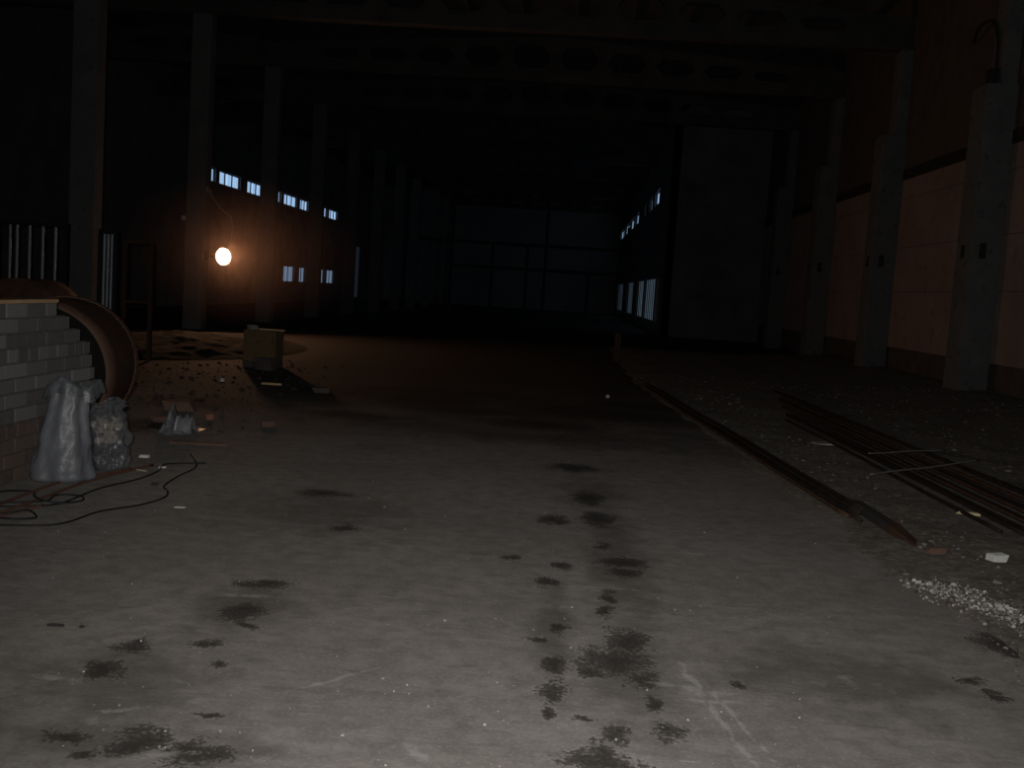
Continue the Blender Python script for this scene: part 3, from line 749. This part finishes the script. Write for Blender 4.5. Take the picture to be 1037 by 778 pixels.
for k in range(NB):
    t = k / (NB - 1); t2 = t ** .9
    xn = 3.1 + 1.05 * t2 + rn.uniform(-.012, .012); xf = 2.95 + .75 * t2 + rn.uniform(-.008, .008)
    yn = 6.95 + rn.uniform(-.1, .2) - (.9 if k > 3 else 0); yf = 13.4 + 4.4 * t + rn.uniform(-.4, .4)
    brown = k in (4, 7, 10, 12, 14)
    jbar('steel_bar', (xf, yf), (xn, yn), .017 if not brown else .014, M['rebar_brown'] if brown else M['rebar'],
         '%s%s long bar of the wide bundle counted from the concrete slab' % (posw[k], ' brown' if brown else ' dark'), 'bar', 'bars of the wide bundle', z=.04 + (.03 if k % 3 == 1 else 0), seed=k)
jbar('thin_bar', (2.73, 8.94), (4.2, 10.34), .008, M['grey_bar'], 'thin pale bar lying across the wide bundle, nearer one', 'bar', None, z=.1, seed=50)
jbar('thin_bar', (3.1, 10.3), (4.1, 11.0), .007, M['grey_bar'], 'thin pale bar lying across the wide bundle, farther one', 'bar', None, z=.1, seed=51)
# rusted piece of timber at the end of the narrow bundle
root = empty('timber', (2.31, 7.15, .03), radians(3)); tag(root, 'broken piece of timber with a rusty end past the narrow bundle', 'timber')
s = MB(); s.box(-.05, .04, -.15, .62, 0, .06); s.build('dark_length', M['seam'], root, bevel=.006)
s = MB(); s.add([(-.05, -.15, 0), (.04, -.15, 0), (.04, -.15, .06), (-.05, -.15, .06), (-.02, -.62, 0), (.03, -.5, 0), (.03, -.5, .03), (-.02, -.62, .025)], [(3,2,1,0), (4,5,6,7), (0,1,5,4), (1,2,6,5), (2,3,7,6), (3,0,4,7)]); s.build('splintered_end', M['rebar_brown'], root)

# scraps on the right ground
def scrap(name, mat, loc, sx, sy, sz, seed, label, cat, rz=None, group=None):
    s = MB(); s.chunk((0, 0, 0), sx, sy, sz, seed, rz=rz); o = s.build(name, mat, bevel=.004)
    z = dirt_z(loc[0], loc[1]) if loc[0] > 1.2 else 0
    o.location = (loc[0], loc[1], z); return tag(o, label, cat, group)
scrap('plaster_slab', M['paper'], (2.96, 11.42), .16, .12, .012, 3, 'pale flat scrap between the two bar bundles', 'scrap', .3)
scrap('wood_chip', M['yellow_bit'], (3.13, 7.8), .1, .035, .012, 4, 'yellowish wood chip beside the wide bundle', 'scrap', -.3)
scrap('plaster_lump', M['white_chip'], (2.76, 6.36), .06, .045, .025, 5, 'white plaster lump on the earth right of the timber', 'lump', .2)
scrap('plaster_lump', M['white_chip'], (2.62, 5.35), .05, .04, .02, 6, 'white plaster lump at the right frame edge', 'lump', .5)
scrap('brick_fragment', M['plank'], (2.42, 6.45), .07, .03, .02, 7, 'orange-brown fragment just past the splintered timber', 'fragment', .4)

# rubble nobody could count
s = MB(); rn = random.Random(5)
for k in range(8000):
    y = 3.2 + 17 * rn.random() ** 1.7; x = edge_x(y) - .05 + (XR - .4 - edge_x(y)) * rn.random() ** 1.25
    r = .005 + .022 * rn.random() ** 5
    if 6 < y < 18.4 and (edge_x(y) - .15 < x < edge_x(y) + .28 or 2.85 < x < 4.3): continue
    s.chunk((x, y, dirt_z(x, y) - r * .35), r * rn.uniform(.8, 1.5), r * rn.uniform(.7, 1.2), r * .55, k, jag=.75)
tag(s.build('rubble', M['rubble']), 'loose grey-brown rubble strewn over the earth strip at right', 'rubble', kind='stuff')
s = MB()
for k in range(1100):
    t = rn.random(); y = 5.75 - .85 * t + rn.gauss(0, .05); x = 2.07 + .36 * t + rn.gauss(.05, .085)
    r = .003 + .011 * rn.random() ** 2.5
    s.chunk((x, y, dirt_z(x, y) - r * .2), r * rn.uniform(.8, 1.4), r * rn.uniform(.6, 1), r * .7, k + 9000, jag=.8)
tag(s.build('white_rubble', M['chips']), 'heap of small white plaster crumbs along the slab edge at right', 'rubble', kind='stuff')
s = MB()
for k in range(700):
    y = 3.0 + 8 * rn.random() ** 1.4; x = rn.uniform(-.52, .3) * y
    if x > edge_x(y) or (x < -3.4): continue
    r = .0015 + .003 * rn.random() ** 4
    s.chunk((x, y, 0), r * 1.3, r, r * .6, k + 20000, jag=.5)
tag(s.build('floor_grit', M['grit']), 'fine pale grit scattered over the concrete floor', 'grit', kind='stuff')
s = MB()
for k in range(700):
    y = 9.0 + 9 * rn.random() ** 1.2; x = -3.4 - 2.6 * rn.random() + .9 * rn.random() - (y - 9) * .12
    r = .006 + .024 * rn.random() ** 5
    s.chunk((x, y, 0), r * 1.4, r, r * .6, k + 30000, jag=.5)
tag(s.build('debris', M['debris']), 'dark scattered debris on the floor between the plastic sheet and the ochre block', 'rubble', kind='stuff')

def heap_z(x, y):  # dark heap added to block the lamp's orange light on the floor
    u = (x + 7.3) / 2.2; v = (y - 19.6) / 3.8; d = 1 - u * u - v * v
    return max(-.01, .2 * max(0, d) ** .7 + (.05 * noise.noise(Vector((x * 1.3, y * 1.0, 2))) + .05 * noise.noise(Vector((x * 4, y * 3, 7)))) * min(1, max(0, d) * 3) - .008)
s = MB(); vs = []; fs = []; nx, ny = 60, 90
for j in range(ny + 1):
    for i in range(nx + 1):
        x = -9.3 + 4.8 * i / nx; y = 13.8 + 9.6 * j / ny; vs.append((x, y, heap_z(x, y)))
for j in range(ny):
    for i in range(nx):
        a = j * (nx + 1) + i; fs.append((a, a + 1, a + nx + 2, a + nx + 1))
s.add(vs, fs); tag(s.build('added_debris_heap', M['heap']), 'low dark debris heap added to block lamp light on the floor left of the ochre block', 'heap', kind='stuff')

# single pieces on the left and middle floor
scrap('glass_shard', M['white_chip'], (-2.93, 7.47), .035, .015, .006, 11, 'small bright white chip at the end of the black cable', 'chip', .3)
scrap('glass_shard', M['white_chip'], (-3.22, 7.82), .045, .02, .012, 12, 'bright bluish-white scrap right of the rubbish bag', 'scrap', .1)
scrap('paper_scrap', M['beige'], (-3.02, 7.3), .055, .015, .006, 13, 'pale sliver at the foot of the rubbish bag', 'scrap', -.3)
scrap('paper_scrap', M['white_chip'], (-2.33, 6.25), .04, .02, .003, 14, 'flat white scrap on the floor right of the cable loop', 'scrap', .1)
scrap('bark_piece', M['seam'], (-2.74, 6.85), .035, .02, .008, 15, 'small dark chip inside the wide cable loop', 'chip', .1)
scrap('bark_piece', M['seam'], (-2.0, 4.02), .04, .012, .006, 16, 'small black chip alone on the lower left floor', 'chip', .1)
scrap('broken_plank', M['plank'], (-3.75, 9.75), .2, .06, .03, 17, 'broken reddish plank lying behind the plastic sheet', 'plank', .25)
scrap('broken_plank', M['plank'], (-3.05, 8.6), .28, .045, .012, 18, 'flat reddish-brown plank in front of the plastic sheet', 'plank', .12)
scrap('brick_fragment', M['red_brick_bit'], (-3.5, 10.1), .045, .04, .03, 19, 'red brick fragment right of the plastic sheet', 'fragment', .5)
scrap('cardboard_piece', M['plank'], (-2.85, 9.92), .1, .05, .03, 20, 'small brown scrap on the floor below the ochre block', 'scrap', .6)
scrap('splintered_slat', M['board'], (-3.9, 13.7), .16, .03, .015, 21, 'orange-lit slat on the floor in front of the ochre block', 'slat', .08)
scrap('plaster_lump', M['white_chip'], (-4.59, 13.7), .035, .03, .025, 22, 'tiny bright lump left of the orange-lit slat', 'lump', .2)
scrap('crumpled_rag', M['plinth'], (-3.1, 13.2), .14, .09, .035, 23, 'dark grey rag-like lump on the dark middle floor', 'lump', .2)
scrap('crumpled_rag', M['plank'], (-4.0, 10.6), .18, .12, .06, 24, 'brown lump behind the broken reddish plank', 'lump', .2)
scrap('metal_can', M['paper'], (.71, 15.14), .03, .025, .025, 25, 'tiny shiny scrap alone on the far floor left of the bars', 'scrap', .2)

# bent conduit on the ledge of the nearest right column
s = MB(); s.tube(smooth_path([(7.42, 19.35, 5.72), (7.42, 19.35, 6.35), (7.42, 19.5, 6.75), (7.45, 19.9, 7.0), (7.5, 20.6, 7.05), (7.7, 21.3, 6.95)], 8), .032, 8); s.box(7.3, 7.46, 19.25, 19.45, 5.7, 6.0)
tag(s.build('bent_conduit', M['seam'], loc=(7.42, 19.35, 5.7)), 'dark bent conduit arching from the ledge of the nearest right column', 'conduit')

# dust ball added round the floodlight, tinted warm, to make its halo
hz = bpy.data.materials.new('lamp_halo_dust'); hz.use_nodes = True; nt = hz.node_tree; nt.nodes.remove(nt.nodes['Principled BSDF'])
vs_ = nt.nodes.new('ShaderNodeVolumeScatter'); vs_.inputs['Density'].default_value = HAZE; vs_.inputs['Anisotropy'].default_value = .2; vs_.inputs['Color'].default_value = (1, .72, .62, 1)
tc_ = nt.nodes.new('ShaderNodeTexCoord'); mp_ = nt.nodes.new('ShaderNodeMapping'); mp_.inputs['Scale'].default_value = (1 / 3.6, 1 / 3.6, 1 / 1.9)
gr_ = nt.nodes.new('ShaderNodeTexGradient'); gr_.gradient_type = 'SPHERICAL'; pw_ = nt.nodes.new('ShaderNodeMath'); pw_.operation = 'MULTIPLY'; pw_.inputs[1].default_value = HAZE
nt.links.new(tc_.outputs['Object'], mp_.inputs['Vector']); nt.links.new(mp_.outputs[0], gr_.inputs['Vector']); nt.links.new(gr_.outputs['Fac'], pw_.inputs[0]); nt.links.new(pw_.outputs[0], vs_.inputs['Density'])
nt.links.new(vs_.outputs[0], nt.nodes['Material Output'].inputs['Volume'])
s = MB(); s.lathe([(0 if k in (0, 20) else 3.6 * sin(pi * k / 20), -1.9 * cos(pi * k / 20)) for k in range(21)], 40)
tag(s.build('lamp_halo', hz, smooth=True), 'faint ball of dust added around the glowing floodlight for its halo', 'haze', kind='stuff')
bpy.data.objects['lamp_halo'].location = (LX + .2, LY - .4, 1.98)
